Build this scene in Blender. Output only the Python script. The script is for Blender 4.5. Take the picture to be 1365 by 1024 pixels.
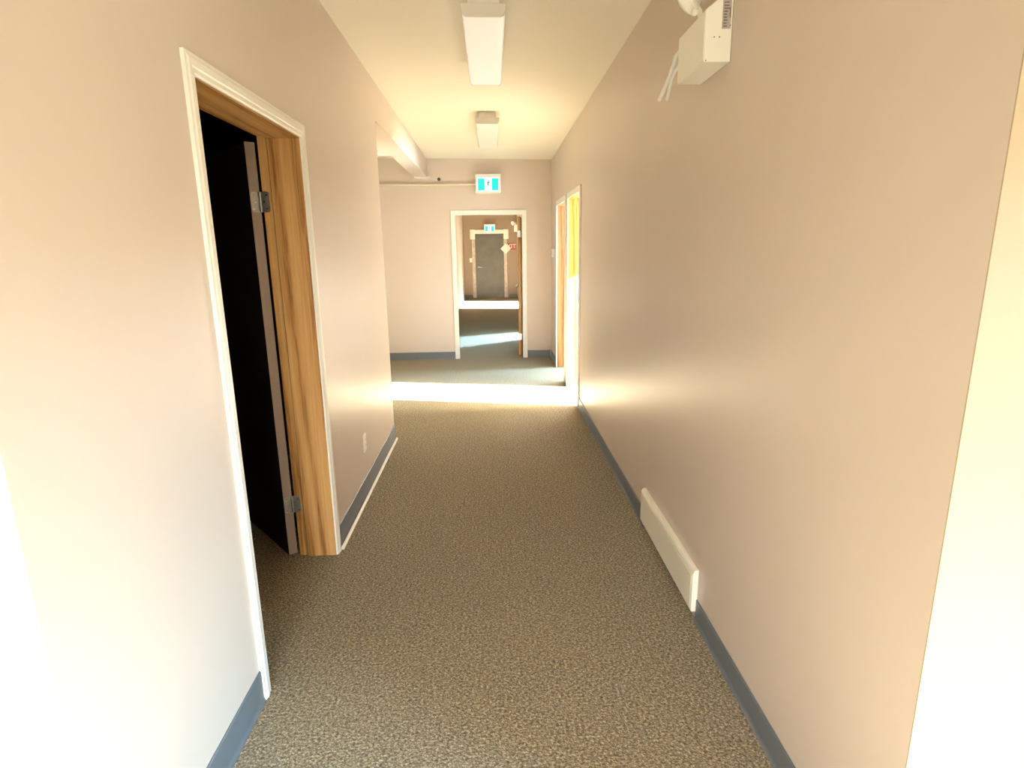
import bpy, bmesh, math, random
from mathutils import Vector, Matrix

random.seed(4)
scene = bpy.context.scene
for o in list(bpy.data.objects):
    bpy.data.objects.remove(o)
COL = scene.collection

# ------------------------------------------------------------------ camera
cam_data = bpy.data.cameras.new('camera')
cam_data.sensor_width = 36.0
cam_data.sensor_fit = 'HORIZONTAL'
cam_data.lens = 20.733
cam_data.clip_start = 0.02
cam = bpy.data.objects.new('camera', cam_data)
COL.objects.link(cam)
CR = Matrix(((0.9993143, 0.0218338, -0.0299026),
             (-0.0340602, 0.2254166, -0.9736670),
             (-0.0145183, 0.9740178, 0.2260057)))
cam.matrix_world = Matrix.Translation((0, 0, 1.55)) @ CR.to_4x4()
scene.camera = cam

# ------------------------------------------------------------------ view
vs = scene.view_settings
vs.view_transform = 'Standard'
vs.look = 'None'
vs.gamma = 1.0
vs.use_curve_mapping = False
vs.exposure = 0.1

# ------------------------------------------------------------------ sky and sun
world = bpy.data.worlds.new('sky')
scene.world = world
world.use_nodes = True
bg = world.node_tree.nodes['Background']
bg.inputs['Color'].default_value = (0.78, 0.9, 1.0, 1)
bg.inputs['Strength'].default_value = 3.0

sd = bpy.data.lights.new('sun', 'SUN')
sd.energy = 268.0
sd.color = (0.98, 1.0, 0.98)
sd.angle = math.radians(0.6)
sun = bpy.data.objects.new('sun', sd)
COL.objects.link(sun)
SUN_DIR = Vector((-1, 0.21, -0.46)).normalized()
sun.rotation_euler = (-SUN_DIR).to_track_quat('Z', 'Y').to_euler()
sun.location = (6, 6, 6)


def daylight(name, loc, direction, w, h, power, color):
    """sky light falling in through a window opening"""
    d = bpy.data.lights.new(name, 'AREA')
    d.shape = 'RECTANGLE'
    d.size = w
    d.size_y = h
    d.energy = power
    d.color = color
    o = bpy.data.objects.new(name, d)
    COL.objects.link(o)
    o.location = loc
    o.rotation_euler = Vector(direction).to_track_quat('-Z', 'Y').to_euler()
    return o


SKY = (0.86, 0.93, 1.0)
BLUE_SKY = (0.38, 0.68, 1.0)
daylight('daylight_entry_side', (6.2, -1.5, 3.1), (-1, 0.18, -0.32), 3.4, 2.0, 3600, (0.30, 0.68, 1.0))
daylight('daylight_entry_back', (-0.1, -5.6, 3.4), (0, 1, -0.5), 3.4, 2.6, 1950, (0.95, 0.97, 1.0))
daylight('daylight_first_office', (3.26, 5.72, 1.5), (-1, 0, 0), 0.6, 1.2, 800, (1.0, 0.92, 0.66))
daylight('daylight_second_office', (3.26, 7.82, 1.5), (-1, 0, 0), 0.5, 1.2, 720, BLUE_SKY)
daylight('daylight_third_office', (3.26, 12.02, 1.5), (-1, 0, 0), 0.32, 1.2, 3200, BLUE_SKY)
daylight('daylight_fourth_office', (3.26, 15.8, 1.5), (-1, 0, 0), 2.0, 1.2, 30, SKY)

# ------------------------------------------------------------------ materials
def new_mat(name):
    m = bpy.data.materials.new(name)
    m.use_nodes = True
    nt = m.node_tree
    return m, nt, nt.nodes['Principled BSDF']


def plain(name, col, rough=0.5, metal=0.0, spec=0.5, bump=0.0, bscale=200.0, var=0.0, vscale=6.0):
    m, nt, p = new_mat(name)
    p.inputs['Base Color'].default_value = (*col, 1)
    p.inputs['Roughness'].default_value = rough
    p.inputs['Metallic'].default_value = metal
    p.inputs['Specular IOR Level'].default_value = spec
    tc = nt.nodes.new('ShaderNodeTexCoord')
    if var > 0:
        n = nt.nodes.new('ShaderNodeTexNoise')
        n.inputs['Scale'].default_value = vscale
        n.inputs['Detail'].default_value = 4
        r = nt.nodes.new('ShaderNodeValToRGB')
        r.color_ramp.elements[0].position = 0.3
        r.color_ramp.elements[1].position = 0.7
        r.color_ramp.elements[0].color = (*[c * (1 - var) for c in col], 1)
        r.color_ramp.elements[1].color = (*[min(1, c * (1 + var)) for c in col], 1)
        nt.links.new(tc.outputs['Object'], n.inputs['Vector'])
        nt.links.new(n.outputs['Fac'], r.inputs['Fac'])
        nt.links.new(r.outputs['Color'], p.inputs['Base Color'])
    if bump > 0:
        n2 = nt.nodes.new('ShaderNodeTexNoise')
        n2.inputs['Scale'].default_value = bscale
        n2.inputs['Detail'].default_value = 3
        b = nt.nodes.new('ShaderNodeBump')
        b.inputs['Strength'].default_value = bump
        b.inputs['Distance'].default_value = 0.002
        nt.links.new(tc.outputs['Object'], n2.inputs['Vector'])
        nt.links.new(n2.outputs['Fac'], b.inputs['Height'])
        nt.links.new(b.outputs['Normal'], p.inputs['Normal'])
    return m


def carpet_mat():
    m, nt, p = new_mat('loop_pile_carpet')
    tc = nt.nodes.new('ShaderNodeTexCoord')
    mp = nt.nodes.new('ShaderNodeMapping')
    mp.inputs['Scale'].default_value = (1.0, 1.25, 1.0)
    nt.links.new(tc.outputs['Object'], mp.inputs['Vector'])
    vor = nt.nodes.new('ShaderNodeTexVoronoi')
    vor.inputs['Scale'].default_value = 150
    nt.links.new(mp.outputs['Vector'], vor.inputs['Vector'])
    n = nt.nodes.new('ShaderNodeTexNoise')
    n.inputs['Scale'].default_value = 95
    n.inputs['Detail'].default_value = 5
    n.inputs['Roughness'].default_value = 0.7
    nt.links.new(mp.outputs['Vector'], n.inputs['Vector'])
    r = nt.nodes.new('ShaderNodeValToRGB')
    e = r.color_ramp.elements
    e[0].position = 0.36
    e[0].color = (0.115, 0.087, 0.050, 1)
    e[1].position = 0.64
    e[1].color = (0.58, 0.49, 0.35, 1)
    k = e.new(0.5)
    k.color = (0.29, 0.232, 0.143, 1)
    nt.links.new(n.outputs['Fac'], r.inputs['Fac'])
    # each loop darker in its gaps
    r2 = nt.nodes.new('ShaderNodeValToRGB')
    r2.color_ramp.elements[0].position = 0.0
    r2.color_ramp.elements[0].color = (1.15, 1.15, 1.15, 1)
    r2.color_ramp.elements[1].position = 0.75
    r2.color_ramp.elements[1].color = (0.6, 0.6, 0.6, 1)
    nt.links.new(vor.outputs['Distance'], r2.inputs['Fac'])
    mx = nt.nodes.new('ShaderNodeMix')
    mx.data_type = 'RGBA'
    mx.blend_type = 'MULTIPLY'
    mx.inputs['Factor'].default_value = 1.0
    nt.links.new(r.outputs['Color'], mx.inputs[6])
    nt.links.new(r2.outputs['Color'], mx.inputs[7])
    nt.links.new(mx.outputs[2], p.inputs['Base Color'])
    b = nt.nodes.new('ShaderNodeBump')
    b.inputs['Strength'].default_value = 0.8
    b.inputs['Distance'].default_value = 0.004
    b.invert = True
    nt.links.new(vor.outputs['Distance'], b.inputs['Height'])
    nt.links.new(b.outputs['Normal'], p.inputs['Normal'])
    p.inputs['Roughness'].default_value = 0.85
    p.inputs['Specular IOR Level'].default_value = 0.3
    return m


def wood_mat(name, dark, mid, light, axis='Z'):
    m, nt, p = new_mat(name)
    tc = nt.nodes.new('ShaderNodeTexCoord')
    mp = nt.nodes.new('ShaderNodeMapping')
    s = {'Z': (62, 62, 2.0), 'Y': (62, 2.0, 62), 'X': (2.0, 62, 62)}[axis]
    mp.inputs['Scale'].default_value = s
    nt.links.new(tc.outputs['Object'], mp.inputs['Vector'])
    n = nt.nodes.new('ShaderNodeTexNoise')
    n.inputs['Scale'].default_value = 1.6
    n.inputs['Detail'].default_value = 6
    n.inputs['Roughness'].default_value = 0.62
    n.inputs['Distortion'].default_value = 0.9
    nt.links.new(mp.outputs['Vector'], n.inputs['Vector'])
    w = nt.nodes.new('ShaderNodeTexWave')
    w.bands_direction = 'DIAGONAL'
    w.inputs['Scale'].default_value = 0.12
    w.inputs['Distortion'].default_value = 7
    w.inputs['Detail'].default_value = 3
    nt.links.new(mp.outputs['Vector'], w.inputs['Vector'])
    a = nt.nodes.new('ShaderNodeMix')
    a.inputs['Factor'].default_value = 0.3
    nt.links.new(n.outputs['Fac'], a.inputs[2])
    nt.links.new(w.outputs['Fac'], a.inputs[3])
    r = nt.nodes.new('ShaderNodeValToRGB')
    e = r.color_ramp.elements
    e[0].position = 0.28
    e[0].color = (*dark, 1)
    e[1].position = 0.72
    e[1].color = (*light, 1)
    k = e.new(0.46)
    k.color = (*mid, 1)
    nt.links.new(a.outputs[0], r.inputs['Fac'])
    nt.links.new(r.outputs['Color'], p.inputs['Base Color'])
    p.inputs['Roughness'].default_value = 0.42
    p.inputs['Specular IOR Level'].default_value = 0.35
    return m


def glow(name, col, strength, base=None):
    m, nt, p = new_mat(name)
    p.inputs['Base Color'].default_value = (*(base or col), 1)
    p.inputs['Emission Color'].default_value = (*col, 1)
    p.inputs['Emission Strength'].default_value = strength
    p.inputs['Roughness'].default_value = 0.3
    return m


M = {}
M['wall'] = plain('taupe_wall_paint', (0.64, 0.535, 0.45), 0.36, spec=0.5, bump=0.04, bscale=260, var=0.015, vscale=2)
M['entry_wall'] = plain('light_toned_entry_wall', (0.43, 0.33, 0.215), 0.5, spec=0.3, bump=0.04, bscale=260)  # wall colour lowered and yellowed to offset too much light on it
M['hall_wall'] = plain('dimmed_hall_end_wall', (0.33, 0.25, 0.18), 0.55, spec=0.3)  # dimness of the end wall put into its colour
M['ceiling'] = plain('cream_ceiling_paint', (0.86, 0.80, 0.67), 0.8, spec=0.2, bump=0.08, bscale=200)
M['dark_wall'] = plain('dark_room_shade', (0.022, 0.019, 0.017), 0.9, spec=0.05)  # blackness of the unlit room put into the wall colour
M['room_wall'] = plain('office_wall_paint', (0.78, 0.74, 0.68), 0.7, spec=0.2)
M['white_trim'] = plain('white_gloss_trim', (0.86, 0.83, 0.74), 0.35, spec=0.5)
M['old_trim'] = plain('worn_white_frame_paint', (0.52, 0.45, 0.39), 0.5, var=0.18, vscale=14)
M['base'] = plain('slate_vinyl_baseboard', (0.135, 0.15, 0.165), 0.4, spec=0.5)
M['carpet'] = carpet_mat()
M['oak'] = wood_mat('oak_jamb_wood', (0.27, 0.115, 0.028), (0.52, 0.27, 0.085), (0.64, 0.37, 0.14), 'Z')
M['oak_head'] = wood_mat('oak_head_wood', (0.27, 0.115, 0.028), (0.52, 0.27, 0.085), (0.64, 0.37, 0.14), 'Y')
M['dark_oak'] = wood_mat('dark_oak_jamb_wood', (0.20, 0.070, 0.016), (0.38, 0.15, 0.038), (0.48, 0.22, 0.065), 'Z')
M['door_face'] = plain('shade_dark_door_face', (0.02, 0.014, 0.010), 0.8, spec=0.05)  # shade inside the room put into the leaf colour
M['door_edge'] = plain('taupe_door_edge', (0.30, 0.22, 0.17), 0.6, spec=0.2)
M['steel_door'] = plain('grey_steel_door_paint', (0.125, 0.118, 0.098), 0.5, var=0.12, vscale=5)
M['metal'] = plain('brushed_hinge_steel', (0.42, 0.41, 0.39), 0.38, metal=0.9)
M['screw'] = plain('bright_screw_steel', (0.8, 0.78, 0.72), 0.25, metal=1.0)
M['dark_hole'] = plain('dark_screw_hole', (0.06, 0.05, 0.04), 0.7)
M['fixture'] = plain('white_enamel', (0.80, 0.76, 0.68), 0.4)
M['lens'] = plain('white_acrylic_lens', (0.74, 0.72, 0.69), 0.45, bump=0.15, bscale=90)
M['lit_lens'] = glow('lit_acrylic_lens', (1.0, 0.98, 0.90), 0.28, (0.9, 0.88, 0.84))
M['plastic'] = plain('ivory_plastic', (0.93, 0.90, 0.80), 0.4)
M['white_plastic'] = plain('white_plastic', (0.9, 0.88, 0.83), 0.4)
M['register'] = plain('cream_register_enamel', (0.80, 0.74, 0.60), 0.45, bump=0.05, bscale=120)
M['label'] = plain('grey_printed_label', (0.42, 0.38, 0.34), 0.6, var=0.15, vscale=60)
M['ink'] = plain('dark_label_ink', (0.14, 0.09, 0.07), 0.6)
M['conduit'] = plain('painted_conduit', (0.78, 0.68, 0.53), 0.45)
M['cyan'] = glow('lit_cyan_panel', (0.0, 0.80, 0.70), 0.9, (0.0, 0.16, 0.15))
M['sign_white'] = glow('lit_white_panel', (0.85, 1.0, 1.0), 0.95, (0.8, 0.85, 0.85))
M['figure'] = glow('running_figure_teal', (0.05, 0.22, 0.22), 0.5, (0.03, 0.12, 0.12))
M['red'] = plain('red_sign_enamel', (0.38, 0.05, 0.03), 0.45)
M['sign_letter'] = plain('white_sign_lettering', (0.85, 0.75, 0.65), 0.5)
M['card'] = plain('white_card', (0.85, 0.80, 0.70), 0.6)
M['chrome'] = plain('satin_chrome', (0.75, 0.73, 0.68), 0.25, metal=0.9)
M['glass_lamp'] = plain('clear_lamp_lens', (0.75, 0.72, 0.66), 0.15)

# ------------------------------------------------------------------ mesh helpers
def box(bm, x0, x1, y0, y1, z0, z1):
    vs_ = [bm.verts.new((x, y, z)) for x in (x0, x1) for y in (y0, y1) for z in (z0, z1)]
    for f in ((0, 1, 3, 2), (4, 6, 7, 5), (0, 4, 5, 1), (2, 3, 7, 6), (0, 2, 6, 4), (1, 5, 7, 3)):
        bm.faces.new([vs_[i] for i in f])


def prism(bm, pts, vec):
    """solid from a closed ring of 3D points swept along vec"""
    v = Vector(vec)
    a = [bm.verts.new(Vector(p)) for p in pts]
    b = [bm.verts.new(Vector(p) + v) for p in pts]
    n = len(pts)
    bm.faces.new(a)
    bm.faces.new(list(reversed(b)))
    for i in range(n):
        bm.faces.new((a[i], b[i], b[(i + 1) % n], a[(i + 1) % n]))


def loft(bm, rings, cap=True):
    """skin through rings of equal length"""
    rv = [[bm.verts.new(Vector(p)) for p in r] for r in rings]
    n = len(rings[0])
    for r0, r1 in zip(rv, rv[1:]):
        for i in range(n):
            bm.faces.new((r0[i], r0[(i + 1) % n], r1[(i + 1) % n], r1[i]))
    if cap:
        bm.faces.new(rv[0])
        bm.faces.new(list(reversed(rv[-1])))


def cyl(bm, p0, p1, r0, r1=None, n=20):
    p0, p1 = Vector(p0), Vector(p1)
    r1 = r0 if r1 is None else r1
    q = (p1 - p0).normalized().to_track_quat('Z', 'Y')
    rings = []
    for p, r in ((p0, r0), (p1, r1)):
        rings.append([p + q @ Vector((r * math.cos(2 * math.pi * i / n), r * math.sin(2 * math.pi * i / n), 0)) for i in range(n)])
    loft(bm, rings)


def lathe(bm, p0, axis, prof, n=28):
    """prof: list of (distance along axis, radius)"""
    p0 = Vector(p0)
    ax = Vector(axis).normalized()
    q = ax.to_track_quat('Z', 'Y')
    rings = [[p0 + q @ Vector((r * math.cos(2 * math.pi * i / n), r * math.sin(2 * math.pi * i / n), t)) for i in range(n)] for t, r in prof]
    loft(bm, rings)


def tube(bm, pts, r, n=10):
    pts = [Vector(p) for p in pts]
    rings = []
    for i, p in enumerate(pts):
        d = (pts[min(i + 1, len(pts) - 1)] - pts[max(i - 1, 0)]).normalized()
        q = d.to_track_quat('Z', 'Y')
        rings.append([p + q @ Vector((r * math.cos(2 * math.pi * k / n), r * math.sin(2 * math.pi * k / n), 0)) for k in range(n)])
    loft(bm, rings)


def obj(name, bm, mat, parent=None, bevel=0.0, smooth=False, loc=None):
    """link a bmesh (in world or parent space) as one mesh object"""
    bmesh.ops.recalc_face_normals(bm, faces=bm.faces)
    me = bpy.data.meshes.new(name)
    bm.to_mesh(me)
    bm.free()
    me.materials.append(M[mat] if isinstance(mat, str) else mat)
    o = bpy.data.objects.new(name, me)
    COL.objects.link(o)
    if smooth:
        for p in me.polygons:
            p.use_smooth = True
        me.set_sharp_from_angle(angle=math.radians(40))
    if bevel > 0:
        b = o.modifiers.new('bevel', 'BEVEL')
        b.width = bevel
        b.segments = 2
        b.limit_method = 'ANGLE'
    if parent is not None:
        o.parent = parent
    if loc:
        o.location = loc
    return o


def empty(name, loc=(0, 0, 0), rz=0.0):
    o = bpy.data.objects.new(name, None)
    o.empty_display_size = 0.1
    COL.objects.link(o)
    o.location = loc
    o.rotation_euler = (0, 0, rz)
    return o


def tag(o, label, cat, group=None):
    o['label'] = label
    o['category'] = cat
    o['kind'] = 'thing'
    if group:
        o['group'] = group
    return o


def struct(o, label=None, cat=None):
    o['kind'] = 'structure'
    if label:
        o['label'] = label
        o['category'] = cat
    return o


def copy_tree(o, parent=None):
    c = o.copy()
    COL.objects.link(c)
    if parent is not None:
        c.parent = parent
    for ch in list(o.children):
        copy_tree(ch, c)
    return c


def boxes(name, mat, lst, parent=None, bevel=0.0, label=None, cat='wall'):
    bm = bmesh.new()
    for b in lst:
        box(bm, *b)
    o = obj(name, bm, mat, parent, bevel)
    if parent is None:
        struct(o, label, cat)
    return o


# ------------------------------------------------------------------ the setting
XL, XR = -0.842, 0.831         # corridor wall faces
YN, YE, YF = 0.98, 4.74, 8.354  # corridor start, end of left wall, far wall
HL, HR = -0.87, 0.80            # hall beyond the far opening
YEND = 18.82
TOP = 2.95
EX = 3.2                        # outside wall on the right
WX = -3.4                       # outside wall on the left

# floor
boxes('floor', 'carpet', [(-3.6, 3.4, -2.8, 19.0, -0.15, 0.0)], label='grey brown loop pile carpet running down the corridor', cat='carpet')

# ceiling, falling slightly to the right and towards the far end
def zc(x, y):
    return 2.755 - 0.018 * x - 0.012 * (y - 4)

bm = bmesh.new()
pts = [(-3.6, -2.8), (3.4, -2.8), (3.4, 8.40), (-3.6, 8.40)]
lo = [bm.verts.new((x, y, zc(x, y))) for x, y in pts]
hi = [bm.verts.new((x, y, 3.1)) for x, y in pts]
bm.faces.new(lo)
bm.faces.new(hi)
for i in range(4):
    bm.faces.new((lo[i], lo[(i + 1) % 4], hi[(i + 1) % 4], hi[i]))
struct(obj('ceiling', bm, 'ceiling'), 'cream painted ceiling over the near corridor', 'ceiling')
boxes('ceiling_hall', 'ceiling', [(-3.6, 3.4, 8.40, 19.0, 2.62, 3.1)], label='ceiling over the hall beyond the far doorway', cat='ceiling')

# left corridor wall with the doorway to the dark room
D1A, D1B, D1H = 1.868, 2.822, 2.036   # opening of door 1 (jamb face to jamb face)
LB = -1.03
boxes('wall_left', 'wall', [
    (LB, XL, YN, D1A - 0.03, 0, TOP),
    (LB, XL, D1B + 0.03, YE, 0, TOP),
    (LB, XL, D1A - 0.03, D1B + 0.03, D1H + 0.03, TOP)],
    label='taupe left wall of the corridor with the dark open doorway')
boxes('wall_entry_left', 'room_wall', [(WX, LB, YN, YN + 0.12, 0, TOP), (LB, XL, YN - 0.003, YN, 0, TOP)], label='wall, coloured pale for bright light, turning away at the left edge beside the camera')  # paler office colour stands in for strong daylight on this face

# right corridor wall with its two doorways
R1A, R1B = 5.655, 6.475
R2A, R2B = 6.765, 7.585
RH = 2.036
RB = XR + 0.115
g = 0.02
boxes('wall_right', 'wall', [
    (XR, RB, YN, R1A - g, 0, TOP),
    (XR, RB, R1B + g, R2A - g, 0, TOP),
    (XR, RB, R2B + g, YF, 0, TOP),
    (XR, RB, R1A - g, R1B + g, RH + g, TOP),
    (XR, RB, R2A - g, R2B + g, RH + g, TOP)],
    label='long taupe right wall of the corridor')
boxes('wall_entry_right', 'entry_wall', [(RB, EX, YN, YN + 0.12, 0, TOP), (XR, RB, YN - 0.003, YN, 0, TOP)], label='wall, coloured darker to tame its light, turning away at the right edge beside the camera')

# far wall with the central opening
FA, FB, FH = -0.485, 0.425, 1.985
FT = YF + 0.12
boxes('wall_far', 'wall', [
    (WX, FA - g, YF, FT, 0, TOP),
    (FB + g, EX, YF, FT, 0, TOP),
    (FA - g, FB + g, YF, FT, FH + g, TOP)],
    label='taupe wall across the corridor with the central doorway')

# hall beyond
H1A, H1B = 10.27, 11.09
H2A, H2B = 15.25, 17.40
HRB = HR + 0.115
boxes('wall_hall_left', 'wall', [(HL - 0.12, HL, FT, YEND, 0, TOP)])
boxes('wall_hall_right', 'wall', [
    (HR, HRB, FT, H1A - g, 0, TOP), (HR, HRB, H1B + g, H2A - g, 0, TOP), (HR, HRB, H2B + g, YEND, 0, TOP),
    (HR, HRB, H1A - g, H1B + g, RH + g, TOP), (HR, HRB, H2A - g, H2B + g, RH + g, TOP)])
boxes('wall_end', 'hall_wall', [(WX, EX, YEND, YEND + 0.15, 0, TOP)], label='end wall around the grey steel door')

# rooms to either side
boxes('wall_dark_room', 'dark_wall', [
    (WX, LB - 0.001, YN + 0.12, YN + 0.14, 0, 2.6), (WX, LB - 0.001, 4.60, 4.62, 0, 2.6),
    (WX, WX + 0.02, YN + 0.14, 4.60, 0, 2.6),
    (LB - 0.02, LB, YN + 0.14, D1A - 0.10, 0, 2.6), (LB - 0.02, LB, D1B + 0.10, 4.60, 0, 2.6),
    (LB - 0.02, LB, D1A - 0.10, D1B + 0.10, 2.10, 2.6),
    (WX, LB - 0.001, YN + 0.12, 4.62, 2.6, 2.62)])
boxes('wall_alcove', 'wall', [(WX, LB, 4.62, YE, 0, TOP)])
boxes('wall_outer_left', 'room_wall', [(WX - 0.15, WX, -2.6, YEND, 0, TOP)])
boxes('wall_partition', 'room_wall', [
    (RB, EX, 3.2, 3.3, 0, TOP), (RB, EX, 6.58, 6.66, 0, TOP), (HRB, EX, 13.4, 13.5, 0, TOP)])

# outside wall on the right, with the office windows
WIN = [(-1.1, 0.05), (4.85, 6.3), (7.45, 8.15), (11.75, 12.3), (14.75, 16.95)]
Z0, Z1 = 0.9, 2.12
seg = []
prev = -2.75
for a, b in WIN:
    seg.append((EX, EX + 0.15, prev, a, 0, TOP))
    seg.append((EX, EX + 0.15, a, b, 0, 0.15 if b < 1 else Z0))
    seg.append((EX, EX + 0.15, a, b, 1.95 if b < 1 else 2.38 if 4 < a < 5 else Z1, TOP))
    prev = b
seg.append((EX, EX + 0.15, prev, YEND, 0, TOP))
boxes('wall_outer_right', 'room_wall', seg)
EW = (-1.0, 0.7, 0.15, 2.15)
boxes('wall_behind', 'room_wall', [
    (WX, EW[0], -2.75, -2.6, 0, TOP), (EW[1], EX, -2.75, -2.6, 0, TOP),
    (EW[0], EW[1], -2.75, -2.6, 0, EW[2]), (EW[0], EW[1], -2.75, -2.6, EW[3], TOP)])
boxes('window_6', 'white_trim', [
    (EW[0], EW[0] + 0.05, -2.7, -2.65, EW[2], EW[3]), (EW[1] - 0.05, EW[1], -2.7, -2.65, EW[2], EW[3]),
    (EW[0], EW[1], -2.7, -2.65, EW[2], EW[2] + 0.05), (EW[0], EW[1], -2.7, -2.65, EW[3] - 0.05, EW[3])])
for i, (a, b) in enumerate(WIN):
    t = 0.04
    Z0, Z1 = (0.15, 1.95) if b < 1 else (0.9, 2.38) if 4 < a < 5 else (0.9, 2.12)
    boxes('window_%d' % (i + 1), 'white_trim', [
        (EX + 0.05, EX + 0.1, a, a + t, Z0, Z1), (EX + 0.05, EX + 0.1, b - t, b, Z0, Z1),
        (EX + 0.05, EX + 0.1, a + t, b - t, Z0, Z0 + t), (EX + 0.05, EX + 0.1, a + t, b - t, Z1 - t, Z1)])
# beam carrying on the line of the left wall, and the dropped soffit beside it
ZB = 2.483
boxes('ceiling_beam', 'wall', [(-1.012, XL, YE, YF, ZB, TOP)], label='boxed taupe beam running from the left wall to the far wall', cat='beam')
boxes('ceiling_soffit', 'wall', [(WX, -1.012, YE, 6.48, ZB, TOP)], label='dropped soffit left of the beam', cat='soffit')

# ------------------------------------------------------------------ baseboards (cove profile)
def baseboard(name, p0, p1, normal, h=0.105, label=None):
    p0, p1, n = Vector((*p0, 0)), Vector((*p1, 0)), Vector((*normal, 0))
    prof = [(0.0005, 0.001), (0.013, 0.001), (0.009, 0.008), (0.006, 0.02), (0.006, h - 0.004), (0.0035, h), (0.0005, h)]
    bm = bmesh.new()
    prism(bm, [p0 + n * a + Vector((0, 0, b)) for a, b in prof], p1 - p0)
    return struct(obj(name, bm, 'base'), label, 'baseboard' if label else None)

baseboard('baseboard_left', (XL, YN), (XL, 1.812), (1, 0), 0.122, 'slate baseboard before the dark doorway, near the camera')
baseboard('baseboard_left_far', (XL, 2.878), (XL, YE), (1, 0), 0.125, 'slate baseboard between the dark doorway and the wall end')
baseboard('baseboard_right', (XR, YN), (XR, 2.180), (-1, 0), 0.10, 'slate baseboard on the right, nearer than the register')
baseboard('baseboard_right_far', (XR, 3.040), (XR, R1A - 0.058), (-1, 0), 0.10, 'slate baseboard on the right, beyond the register')
baseboard('baseboard_right_corner', (XR, R2B + 0.058), (XR, YF), (-1, 0))
baseboard('baseboard_far_left', (WX, YF), (FA - 0.058, YF), (0, -1), 0.105, 'slate baseboard on the far wall, left of the doorway')
baseboard('baseboard_far_right', (FB + 0.058, YF), (XR - 0.014, YF), (0, -1), 0.105, 'slate baseboard on the far wall, right of the doorway')
baseboard('baseboard_hall_left', (HL, FT), (HL, YEND - 0.015), (1, 0))
baseboard('baseboard_end_left', (HL + 0.014, YEND), (-0.60, YEND), (0, -1))
baseboard('baseboard_end_right', (0.53, YEND), (HR - 0.014, YEND), (0, -1))
baseboard('baseboard_hall_right', (HR, H2B + 0.07), (HR, YEND - 0.015), (-1, 0))
# pale strip along the foot of the left baseboard
bm = bmesh.new()
prism(bm, [(XL + 0.0135, 2.878, 0.001), (XL + 0.027, 2.878, 0.001), (XL + 0.0255, 2.878, 0.008), (XL + 0.021, 2.878, 0.013), (XL + 0.0135, 2.878, 0.015)], (0, YE - 2.878, 0))
struct(obj('trim_1', bm, 'white_trim'), 'thin cream strip on the carpet at the foot of the left baseboard', 'trim')

# ------------------------------------------------------------------ door surrounds
CASING = [(0.0, 0.0005), (0.0, 0.008), (0.006, 0.011), (0.018, 0.011), (0.022, 0.014), (0.040, 0.016), (0.046, 0.013), (0.056, 0.012), (0.056, 0.0005)]
FLAT = [(0.0, 0.0005), (0.0, 0.013), (0.003, 0.015), (0.055, 0.015), (0.058, 0.013), (0.058, 0.0005)]


def surround(name, mapf, s0, s1, zt, casing, jamb, jamb_mat, head_mat, casing_mat, label, cat='door frame', off=0.004):
    root = empty(name, mapf((s0 + s1) / 2, 0, 0))
    base = Vector(root.location)
    struct(root, label, cat)

    def piece(pname, prof, k, mat, e, bev=0.0):
        bm = bmesh.new()
        a, b, t = s0 - e, s1 + e, zt + e
        ends = ([[(a - o, 0.001, d) for o, d in prof], [(a - o, t + o, d) for o, d in prof]],
                [[(a - o, t + o, d) for o, d in prof], [(b + o, t + o, d) for o, d in prof]],
                [[(b + o, t + o, d) for o, d in prof], [(b + o, 0.001, d) for o, d in prof]])[k]
        loft(bm, [[Vector(mapf(*p)) - base for p in r] for r in ends])
        return obj(pname, bm, mat, root, bev)
    if casing:
        piece('side_casing', casing, 0, casing_mat, off)
        piece('head_casing', casing, 1, casing_mat, off)
        piece('side_casing', casing, 2, casing_mat, off)
    piece('side_jamb', jamb, 0, jamb_mat, 0)
    piece('head_jamb', jamb, 1, head_mat, 0)
    piece('side_jamb', jamb, 2, jamb_mat, 0)
    return root


def rabbet(th, depth, lip):
    # stop, a dark open joint behind it, then the rabbet the leaf closes into
    return [(0.0, 0.0), (0.0, -lip), (0.0185, -lip), (0.0185, -lip - 0.006), (0.010, -lip - 0.006), (0.010, -depth), (th, -depth), (th, 0.0)]


left_map = lambda s, z, d: (XL + d, s, z)
right_map = lambda s, z, d: (XR - d, s, z)
far_map = lambda s, z, d: (s, YF - d, z)
surround('trim_2', left_map, D1A, D1B, D1H, CASING, rabbet(0.029, 0.188, 0.143), 'oak', 'oak_head', 'white_trim',
         'white cased oak door frame of the dark doorway on the left')
surround('trim_3', right_map, R1A, R1B, RH, FLAT, rabbet(0.0195, 0.115, 0.078), 'dark_oak', 'dark_oak', 'white_trim',
         'white cased oak door frame on the right wall, the nearer of two')
surround('trim_4', right_map, R2A, R2B, RH, FLAT, rabbet(0.0195, 0.115, 0.078), 'dark_oak', 'dark_oak', 'white_trim',
         'white cased oak door frame on the right wall, the farther of two')
surround('trim_5', far_map, FA, FB, FH, FLAT, rabbet(0.0195, 0.12, 0.075), 'white_trim', 'white_trim', 'white_trim',
         'white door frame in the middle of the far wall')
hall_map = lambda s, z, d: (HR - d, s, z)
surround('trim_6', hall_map, H1A, H1B, RH, FLAT, rabbet(0.0195, 0.115, 0.078), 'dark_oak', 'dark_oak', 'white_trim', 'nearer door frame on the right of the hall beyond the far doorway')
surround('trim_7', hall_map, H2A, H2B, RH, FLAT, rabbet(0.0195, 0.115, 0.078), 'white_trim', 'white_trim', 'white_trim', 'wide opening on the right of the hall beyond the far doorway')

# ------------------------------------------------------------------ open door into the dark room
def hinge_knuckle(bm, p, h, r=0.006):
    for k in range(3):
        z0 = p[2] - h / 2 + k * h / 3
        cyl(bm, (p[0], p[1], z0 + 0.001), (p[0], p[1], z0 + h / 3 - 0.001), r, n=14)


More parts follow.
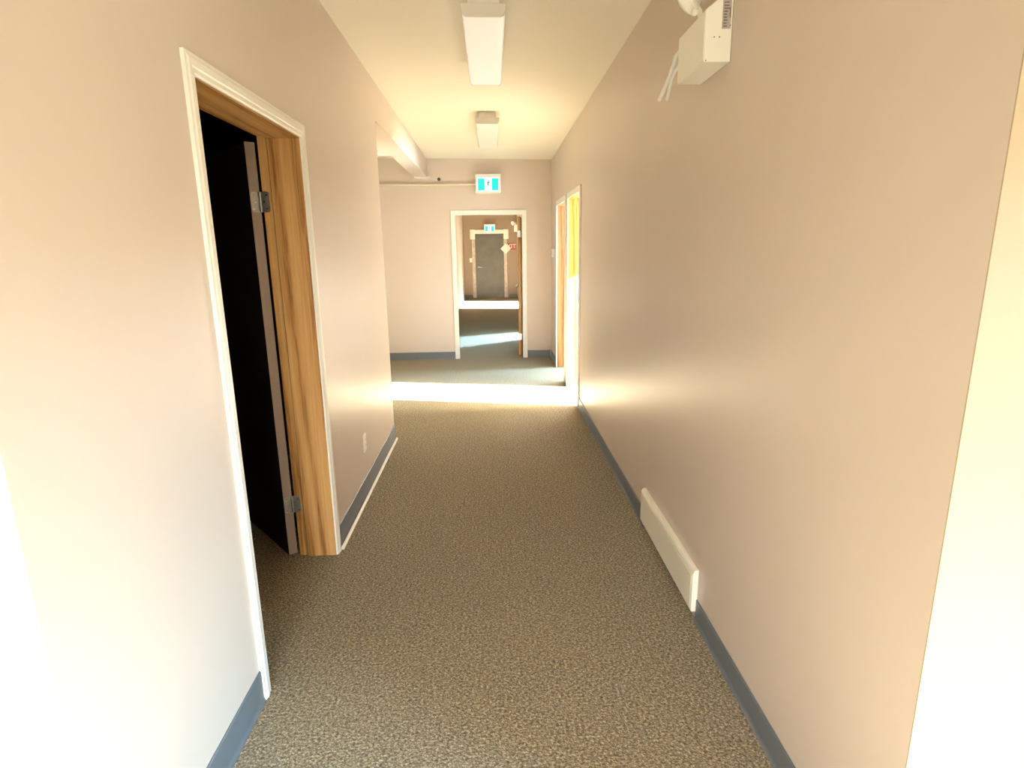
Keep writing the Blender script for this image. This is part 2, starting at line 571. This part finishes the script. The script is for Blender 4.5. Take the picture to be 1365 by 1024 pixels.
def rounded_plate(bm, w, h, t, rad, M4):
    """plate in local XZ plane, x 0..w, thickness along +Y, corners at x=w rounded"""
    pts = [(0, -h / 2)]
    for k in range(7):
        a = -math.pi / 2 + k / 6 * math.pi / 2
        pts.append((w - rad + rad * math.cos(a), -h / 2 + rad + rad * math.sin(a)))
    for k in range(7):
        a = k / 6 * math.pi / 2
        pts.append((w - rad + rad * math.cos(a), h / 2 - rad + rad * math.sin(a)))
    pts.append((0, h / 2))
    r0 = [M4 @ Vector((x, 0, z)) for x, z in pts]
    r1 = [M4 @ Vector((x, t, z)) for x, z in pts]
    loft(bm, [r0, r1])


PIN = Vector((-1.043, D1B + 0.010, 0))
ANG = math.radians(131)            # direction of the leaf from the hinge
DW, DT, DH = 0.915, 0.044, 2.022
door = empty('door_1', (PIN.x, PIN.y, 0), ANG)
struct(door, 'open door, its face darkened as shade, swung back inside the left doorway, taupe edge showing', 'door')
# local frame: x along the leaf, +y towards the corridor side of it
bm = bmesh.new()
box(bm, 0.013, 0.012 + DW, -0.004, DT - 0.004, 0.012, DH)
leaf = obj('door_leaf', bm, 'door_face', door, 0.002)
bm = bmesh.new()
box(bm, 0.0105, 0.0129, -0.004, DT - 0.004, 0.012, DH)
eb = obj('edge_band', bm, 'door_edge', door)
eb['label'] = 'taupe painted door edge'
for hz in (1.766, 0.288):
    bm = bmesh.new()
    hinge_knuckle(bm, (0, 0, hz), 0.089)
    # plate let into the door edge (local x = 0.0105 plane)
    rounded_plate(bm, 0.036, 0.089, 0.0016, 0.012, Matrix.Translation((0.0102, 0.001, hz)) @ Matrix.Rotation(math.pi / 2, 4, 'Z'))
    # plate on the jamb, given in world space then brought into the door's frame
    inv = (Matrix.Translation(door.location) @ Matrix.Rotation(ANG, 4, 'Z')).inverted()
    rounded_plate(bm, 0.040, 0.089, 0.0016, 0.012, inv @ Matrix.Translation((PIN.x + 0.002, D1B + 0.0080, hz)))
    hg = obj('hinge', bm, 'metal', door, smooth=True)
    bm = bmesh.new()
    for dz in (-0.030, 0.0, 0.030):
        for dy in (0.024, 0.014):
            if (dz == 0.0) == (dy == 0.014):
                lathe(bm, (0.0088, dy + 0.004, hz + dz), (-1, 0, 0), [(0, 0.0042), (0.0008, 0.0036), (0.0012, 0.001)], 12)
        q = inv @ Vector((PIN.x + (0.030 if dz else 0.018), D1B + 0.0079, hz + dz))
        ax = inv.to_3x3() @ Vector((0, -1, 0))
        lathe(bm, q, ax, [(0, 0.0042), (0.0008, 0.0036), (0.0012, 0.001)], 12)
    obj('screw', bm, 'screw', hg)

# ------------------------------------------------------------------ wooden door standing open beyond the far doorway
door = empty('door_2', (FB - 0.012, FT + 0.012, 0), math.radians(84))
struct(door, 'wooden door standing open beyond the far doorway, seen edge on', 'door')
bm = bmesh.new()
box(bm, 0.012, 0.88, 0.004, 0.046, 0.012, 1.965)
obj('door_leaf', bm, 'oak', door, 0.002)
for hz in (1.73, 0.28):
    bm = bmesh.new()
    hinge_knuckle(bm, (0, 0, hz), 0.09)
    box(bm, 0.0100, 0.0118, 0.004, 0.044, hz - 0.045, hz + 0.045)
    obj('hinge', bm, 'screw', door)
bm = bmesh.new()
cyl(bm, (0.82, 0.046, 0.96), (0.82, 0.095, 0.96), 0.012)
lathe(bm, (0.82, 0.09, 0.96), (0, 1, 0), [(0, 0.014), (0.012, 0.027), (0.028, 0.027), (0.038, 0.016)])
obj('door_knob', bm, 'chrome', door, smooth=True)

# ------------------------------------------------------------------ grey steel door at the end
door = empty('door_3', (-0.058, YEND, 0))
struct(door, 'grey steel door closing the hall at the very end', 'door')
bm = bmesh.new()
box(bm, -0.43, 0.43, -0.032, -0.002, 0.008, 1.90)
obj('door_leaf', bm, 'steel_door', door, 0.003)
bm = bmesh.new()
lathe(bm, (-0.36, -0.032, 0.96), (0, -1, 0), [(0, 0.032), (0.006, 0.032), (0.010, 0.026)])
cyl(bm, (-0.36, -0.038, 0.96), (-0.36, -0.085, 0.96), 0.011)
prism(bm, [(-0.375, -0.075, 0.948), (-0.375, -0.095, 0.948), (-0.375, -0.095, 0.975), (-0.375, -0.075, 0.975)], (0.15, 0, -0.012))
obj('lever_handle', bm, 'chrome', door, 0.003)
for hz in (0.25, 0.96, 1.68):
    bm = bmesh.new()
    cyl(bm, (0.436, -0.038, hz - 0.05), (0.436, -0.038, hz + 0.05), 0.008)
    obj('hinge', bm, 'metal', door, smooth=True)

root = empty('trim_8', (-0.058, YEND, 0))
struct(root, 'worn white frame with corner blocks around the grey steel end door', 'door frame')
for sx in (-1, 1):
    bm = bmesh.new()
    x0, x1 = sorted((sx * 0.445, sx * 0.545))
    box(bm, x0, x1, -0.03, -0.001, 0.002, 1.80)
    obj('side_casing', bm, 'old_trim', root, 0.004)
    bm = bmesh.new()
    x0, x1 = sorted((sx * 0.44, sx * 0.595))
    box(bm, x0, x1, -0.04, -0.001, 1.801, 2.10)
    obj('corner_block', bm, 'white_trim', root, 0.006)
bm = bmesh.new()
box(bm, -0.4395, 0.4395, -0.034, -0.001, 1.965, 2.085)
obj('head_casing', bm, 'white_trim', root, 0.004)
bm = bmesh.new()
box(bm, -0.4395, 0.4395, -0.028, -0.001, 1.906, 1.9645)
obj('door_head', bm, 'steel_door', root, 0.003)

# ------------------------------------------------------------------ ceiling lights
def ceiling_light(y0, y1, label, lens, drop):
    ym = (y0 + y1) / 2
    x = -0.012
    root = empty('ceiling_light', (x, ym, zc(x, ym) - 0.003))
    root.rotation_euler = (-0.012, 0.018, 0)
    tag(root, label, 'ceiling light', 'wraparound strip lights on the corridor ceiling')
    L = (y1 - y0) / 2
    bm = bmesh.new()
    t = drop - 0.054                                   # depth of the channel above the lens
    box(bm, -0.075, 0.075, -L + 0.004, L - 0.004, -t - 0.001, 0)
    obj('housing', bm, 'fixture', root, 0.003)
    # wraparound lens: shallow trough with rounded lower edges
    bm = bmesh.new()
    prof = [(-0.104, -t), (-0.107, -t - 0.006), (-0.105, -t - 0.031), (-0.098, -t - 0.048), (-0.085, -drop),
            (0.085, -drop), (0.098, -t - 0.048), (0.105, -t - 0.031), (0.107, -t - 0.006), (0.104, -t)]
    prism(bm, [(a, -L + 0.022, b) for a, b in prof], (0, 2 * L - 0.044, 0))
    obj('lens', bm, lens, root, smooth=True)
    prof2 = [(a * 1.02, b * 1.012 if b < -t - 0.02 else b) for a, b in prof]
    for s in (-1, 1):
        bm = bmesh.new()
        prism(bm, [(a, s * L, b) for a, b in prof2], (0, -s * 0.0215, 0))
        cap = obj('end_cap', bm, 'fixture', root, 0.002)
        bm = bmesh.new()
        prism(bm, [(-0.078, s * (L - 0.001), -t + 0.0005), (-0.072, s * (L - 0.001), -0.001), (0.072, s * (L - 0.001), -0.001), (0.078, s * (L - 0.001), -t + 0.0005)], (0, -s * 0.0045, 0))
        obj('end_plate', bm, 'fixture', root)
    return root

ceiling_light(3.185, 4.40, 'white wraparound ceiling light nearer the camera, at the top of the picture', 'lit_lens', 0.118)
ceiling_light(5.69, 6.95, 'white wraparound ceiling light farther down the corridor, before the far wall', 'lens', 0.100)

# ------------------------------------------------------------------ emergency light on the right wall
EX0, EY0, EY1 = 0.739, 2.187, 2.477
root = empty('emergency_light', (XR, (EY0 + EY1) / 2, 2.157))
tag(root, 'cream emergency light box high on the right wall near the camera', 'emergency light')
B = Vector(root.location)
dx = EX0 - XR
hw = (EY1 - EY0) / 2
bm = bmesh.new()
prism(bm, [(-0.001, -hw, 0), (dx, -hw, 0), (dx, -hw, 0.163), (-0.052, -hw, 0.193), (-0.001, -hw, 0.225)], (0, 2 * hw, 0))
obj('housing', bm, 'plastic', root, 0.0025)
# front cover, a shade proud of the box
bm = bmesh.new()
box(bm, dx - 0.003, dx - 0.0005, -hw + 0.002, hw - 0.002, 0.003, 0.160)
obj('front_cover', bm, 'plastic', root, 0.001)
# printed plate on the end
bm = bmesh.new()
box(bm, -0.037, -0.008, -hw - 0.0012, -hw - 0.0002, 0.102, 0.190)
lab = obj('rating_label', bm, 'label', root)
lab['label'] = 'small grey printed label'
bm = bmesh.new()
for k in range(9):
    z = 0.108 + k * 0.009
    w = random.uniform(0.010, 0.020)
    x0 = -0.033
    box(bm, x0, x0 + w, -hw - 0.0016, -hw - 0.0012, z, z + 0.003)
box(bm, -0.013, -0.0105, -hw - 0.0016, -hw - 0.0012, 0.135, 0.168)
obj('printing', bm, 'ink', lab)
for x, z in ((-0.061, 0.077), (-0.043, 0.077), (-0.0085, 0.112)):
    bm = bmesh.new()
    lathe(bm, (x, -hw - 0.0004, z), (0, -1, 0), [(0, 0.0022), (0.001, 0.0018), (0.0014, 0.0006)], 12)
    obj('screw', bm, 'dark_hole', root)
bm = bmesh.new()
lathe(bm, (dx + 0.006, -hw - 0.0004, 0.0045), (0, -1, 0), [(0, 0.002), (0.001, 0.0016), (0.0014, 0.0006)], 12)
obj('screw', bm, 'dark_hole', root)
# swivel lamp head on top, towards the front
hp = Vector((0.742, 2.40, 2.420)) - B
ax = Vector((-0.50, 0.45, -0.42))
bm = bmesh.new()
lathe(bm, hp - ax.normalized() * 0.06, ax, [(0, 0.014), (0.008, 0.026), (0.03, 0.040), (0.058, 0.050), (0.070, 0.053), (0.076, 0.051)], 32)
head = obj('lamp_head', bm, 'white_plastic', root, smooth=True)
bm = bmesh.new()
lathe(bm, hp + ax.normalized() * 0.0155, ax, [(0, 0.049), (0.006, 0.044), (0.012, 0.028), (0.014, 0.006)], 32)
obj('lamp_lens', bm, 'glass_lamp', head, smooth=True)
kp = Vector((0.738, 2.290, 2.344)) - B
bm = bmesh.new()
lathe(bm, kp, (-1, -0.55, 0.1), [(0, 0.007), (0.004, 0.0125), (0.013, 0.0125), (0.016, 0.009), (0.017, 0.003)], 20)
obj('swivel_knob', bm, 'plastic', root, smooth=True)
bm = bmesh.new()
tube(bm, [Vector((0.765, 2.31, 2.325)) - B, Vector((0.757, 2.32, 2.36)) - B, Vector((0.752, 2.36, 2.40)) - B, hp], 0.010)
obj('lamp_bracket', bm, 'plastic', root, smooth=True)
# loop of spare cable at the far lower corner
bm = bmesh.new()
ty = EY1 + 0.004
p = [(0.770, 2.474, 2.262), (0.762, ty + 0.004, 2.276), (0.746, ty + 0.012, 2.280), (0.737, ty + 0.026, 2.268), (0.737, ty + 0.05, 2.245), (0.736, ty + 0.10, 2.213), (0.733, ty + 0.16, 2.182), (0.730, ty + 0.22, 2.151)]
tube(bm, [Vector(q) - B for q in p], 0.0085)
obj('cable', bm, 'white_plastic', root, smooth=True)
bm = bmesh.new()
p = [(0.775, 2.474, 2.215), (0.760, ty + 0.004, 2.225), (0.745, ty + 0.016, 2.226), (0.738, ty + 0.035, 2.214), (0.737, ty + 0.07, 2.196), (0.742, ty + 0.115, 2.172), (0.747, ty + 0.165, 2.142)]
tube(bm, [Vector(q) - B for q in p], 0.0070)
obj('cable', bm, 'white_plastic', root, smooth=True)

# ------------------------------------------------------------------ running man exit signs
def capsule(bm, a, b, w, y0, y1):
    a, b = Vector((a[0], 0, a[1])), Vector((b[0], 0, b[1]))
    d = (b - a).normalized()
    nrm = Vector((-d.z, 0, d.x))
    pts = []
    for k in range(7):
        t = -math.pi / 2 + math.pi * k / 6
        pts.append(b + d * (w * math.cos(t)) + nrm * (w * math.sin(t)))
    for k in range(7):
        t = math.pi / 2 + math.pi * k / 6
        pts.append(a + d * (w * math.cos(t)) + nrm * (w * math.sin(t)))
    prism(bm, [Vector((q.x, y0, q.z)) for q in pts], (0, y1 - y0, 0))


def exit_sign(loc, label):
    root = empty('exit_sign', loc)
    tag(root, label, 'exit sign', 'green running man exit signs')
    W, H, T = 0.335, 0.24, 0.12
    bm = bmesh.new()
    # moulded case with a raised rim around the lit panel
    for x0, x1, z0, z1 in ((-W / 2, -W / 2 + 0.026, -H / 2, H / 2), (W / 2 - 0.026, W / 2, -H / 2, H / 2),
                           (-W / 2 + 0.026, W / 2 - 0.026, H / 2 - 0.045, H / 2), (-W / 2 + 0.026, W / 2 - 0.026, -H / 2, -H / 2 + 0.026)):
        box(bm, x0, x1, -T, -T + 0.012, z0, z1)
    box(bm, -W / 2, W / 2, -T + 0.012, -0.0005, -H / 2, H / 2)
    obj('housing', bm, 'white_plastic', root)
    y0, y1 = -T + 0.006, -T + 0.012
    bm = bmesh.new()
    box(bm, -W / 2 + 0.027, W / 2 - 0.027, y0, y1, -H / 2 + 0.027, H / 2 - 0.046)
    face = obj('lit_panel', bm, 'sign_white', root)
    bm = bmesh.new()
    box(bm, -0.137, -0.048, y0 - 0.001, y0 - 0.0002, -H / 2 + 0.034, H / 2 - 0.055)
    obj('green_field', bm, 'cyan', face, 0.0)
    bm = bmesh.new()
    box(bm, 0.048, 0.137, y0 - 0.001, y0 - 0.0002, -H / 2 + 0.034, H / 2 - 0.055)
    obj('green_field', bm, 'cyan', face, 0.0)
    # running figure with a trailing leg
    bm = bmesh.new()
    ya, yb = y0 - 0.0014, y0 - 0.0003
    n = 14
    prism(bm, [(0.012 + 0.0095 * math.cos(2 * math.pi * i / n), ya, 0.042 + 0.0095 * math.sin(2 * math.pi * i / n)) for i in range(n)], (0, yb - ya, 0))
    for a, b, w in (((0.005, 0.024), (-0.004, -0.010), 0.0085), ((0.006, 0.024), (-0.016, 0.012), 0.0042), ((-0.016, 0.012), (-0.022, -0.004), 0.0038),
                    ((0.006, 0.024), (0.022, 0.010), 0.0042), ((0.022, 0.010), (0.031, 0.017), 0.0038),
                    ((-0.004, -0.012), (0.014, -0.026), 0.0056), ((0.014, -0.026), (0.008, -0.052), 0.0048),
                    ((-0.004, -0.012), (-0.012, -0.034), 0.0056), ((-0.012, -0.034), (-0.033, -0.044), 0.0048)):
        capsule(bm, a, b, w, ya, yb)
        ya -= 0.00004
    obj('running_figure', bm, 'figure', face)
    return root

exit_sign((-0.024, YF, 2.378), 'lit running man exit sign on the far wall above the central doorway')
s2 = exit_sign((-0.042, YEND - 0.042, 2.122), 'small distant running man exit sign over the grey steel end door')

# ------------------------------------------------------------------ conduit feeding the sign
root = empty('conduit', (-0.19, YF, 2.378))
tag(root, 'thin cream conduit running left from the exit sign across the far wall', 'conduit')
bm = bmesh.new()
cyl(bm, (-3.0, -0.030, 0.012), (-0.004, -0.030, 0.0), 0.0105, n=12)
obj('pipe', bm, 'conduit', root, smooth=True)
for x in (-0.60, -1.40):
    bm = bmesh.new()
    tube(bm, [(x, -0.0012, -0.020), (x, -0.028, -0.012 - x * .004), (x, -0.0425, -x * .004), (x, -0.028, 0.012 - x * .004), (x, -0.0012, 0.026)], 0.004, 8)
    obj('pipe_clip', bm, 'conduit', root)

bm = bmesh.new()
box(bm, -1.005, -0.800, 8.285, YF - 0.001, ZB - 0.018, ZB - 0.001)
o = obj('beam_plate', bm, 'white_trim', None, 0.003)
tag(o, 'short white plate under the far end of the beam', 'bracket')
bm = bmesh.new()
lathe(bm, (-0.684, YF - 0.0005, 2.452), (0, -1, 0), [(0, 0.022), (0.006, 0.021), (0.010, 0.014), (0.011, 0.004)], 20)
o = obj('wall_plug', bm, 'dark_hole', None, smooth=True)
tag(o, 'small dark round plug on the far wall beside the beam end', 'plug')

# ------------------------------------------------------------------ small wall fittings
def switch_plate(name, loc, rz, label, cat, w=0.07, h=0.115, kind='toggle', group=None):
    root = empty(name, loc, rz)
    tag(root, label, cat, group)
    bm = bmesh.new()                                  # local: face looks along -y
    box(bm, -w / 2, w / 2, -0.006, -0.0005, -h / 2, h / 2)
    obj('cover_plate', bm, 'white_plastic', root, 0.003)
    if kind == 'toggle':
        bm = bmesh.new()
        box(bm, -0.016, 0.016, -0.009, -0.0062, -0.033, 0.033)
        obj('switch', bm, 'plastic', root, 0.002)
    elif kind == 'thermostat':
        bm = bmesh.new()
        box(bm, -w / 2 + 0.004, w / 2 - 0.004, -0.03, -0.0062, -h / 2 + 0.006, h / 2 - 0.006)
        obj('cover', bm, 'white_plastic', root, 0.005)
    else:
        for s in (-1, 1):
            bm = bmesh.new()
            box(bm, -0.0165, 0.0165, -0.009, -0.0062, s * 0.0205 - 0.014, s * 0.0205 + 0.014)
            sk = obj('socket', bm, 'plastic', root, 0.002)
            bm = bmesh.new()
            for x in (-0.006, 0.006):
                box(bm, x - 0.001, x + 0.001, -0.0094, -0.0091, s * 0.0205 - 0.003, s * 0.0205 + 0.006)
            obj('slot', bm, 'dark_hole', sk)
    return root

switch_plate('wall_outlet', (XL, 3.632, 0.342), math.pi / 2, 'white outlet plate low on the left wall beyond the dark doorway', 'outlet', kind='outlet')
switch_plate('light_switch', (-0.645, YEND, 1.17), 0, 'tiny distant switch plate left of the grey steel end door', 'switch', w=0.08, h=0.13)
switch_plate('thermostat', (XR, 8.02, 1.465), -math.pi / 2, 'white thermostat on the right wall beside the far corner', 'thermostat', w=0.09, h=0.12, kind='thermostat')

# register
root = empty('floor_register', (XR, 2.61, 0.045))
tag(root, 'cream air register cover at the foot of the right wall', 'register')
hw = 0.433
bm = bmesh.new()
prism(bm, [(-0.001, -hw, -0.002), (-0.024, -hw, -0.002), (-0.026, -hw, 0.002), (-0.026, -hw, 0.172), (-0.018, -hw, 0.187), (-0.001, -hw, 0.19)], (0, 2 * hw, 0))
obj('frame', bm, 'register', root, 0.0015)
bm = bmesh.new()
box(bm, -0.0285, -0.0262, -hw + 0.012, hw - 0.012, 0.008, 0.166)
obj('face_plate', bm, 'register', root, 0.0018)
for y in (-hw + 0.03, hw - 0.03):
    bm = bmesh.new()
    lathe(bm, (-0.0286, y, 0.087), (-1, 0, 0), [(0, 0.004), (0.001, 0.0034), (0.0016, 0.001)], 12)
    obj('screw', bm, 'register', root)

# ------------------------------------------------------------------ end wall signs
def text_mesh(name, s, size, mat, parent, loc, depth=0.002):
    cu = bpy.data.curves.new(name, 'FONT')
    cu.body = s
    cu.size = size
    cu.extrude = depth
    cu.offset = size * 0.018
    cu.align_x = 'CENTER'
    cu.align_y = 'CENTER'
    t = bpy.data.objects.new(name, cu)
    COL.objects.link(t)
    bpy.context.view_layer.update()
    me = bpy.data.meshes.new_from_object(t.evaluated_get(bpy.context.evaluated_depsgraph_get()))
    bpy.data.objects.remove(t)
    me.materials.clear()
    me.materials.append(M[mat])
    o = bpy.data.objects.new(name, me)
    COL.objects.link(o)
    o.parent = parent
    o.location = loc
    o.rotation_euler = (math.pi / 2, 0, 0)
    return o

root = empty('exit_board', (0.575, YEND, 1.575))
tag(root, 'red exit sign on the end wall, half behind a white diamond card', 'sign')
bm = bmesh.new()
box(bm, -0.17, 0.17, -0.012, -0.001, -0.10, 0.10)
obj('panel', bm, 'red', root, 0.003)
text_mesh('lettering', 'EXIT', 0.185, 'sign_letter', root, (0, -0.014, 0))
root = empty('diamond_card', (0.443, YEND - 0.031, 1.507))
tag(root, 'white diamond shaped card on the right side of the end door frame', 'card')
bm = bmesh.new()
r = 0.160
prism(bm, [(-r, -0.004, 0), (0, -0.004, -r), (r, -0.004, 0), (0, -0.004, r)], (0, 0.0035, 0))
obj('board', bm, 'card', root)
root = empty('emergency_light', (HR, 18.25, 2.06))
tag(root, 'distant white emergency light at the top right before the end wall', 'emergency light')
bm = bmesh.new()
box(bm, -0.11, -0.001, -0.15, 0.15, -0.06, 0.14)
obj('housing', bm, 'white_plastic', root, 0.006)
for y in (-0.09, 0.09):
    bm = bmesh.new()
    lathe(bm, (-0.09, y, 0.20), (-0.8, -0.5, -0.2), [(0, 0.02), (0.02, 0.045), (0.07, 0.06), (0.085, 0.058)], 20)
    cyl(bm, (-0.07, y, 0.141), (-0.08, y, 0.19), 0.012)
    obj('lamp_head', bm, 'white_plastic', root, smooth=True)
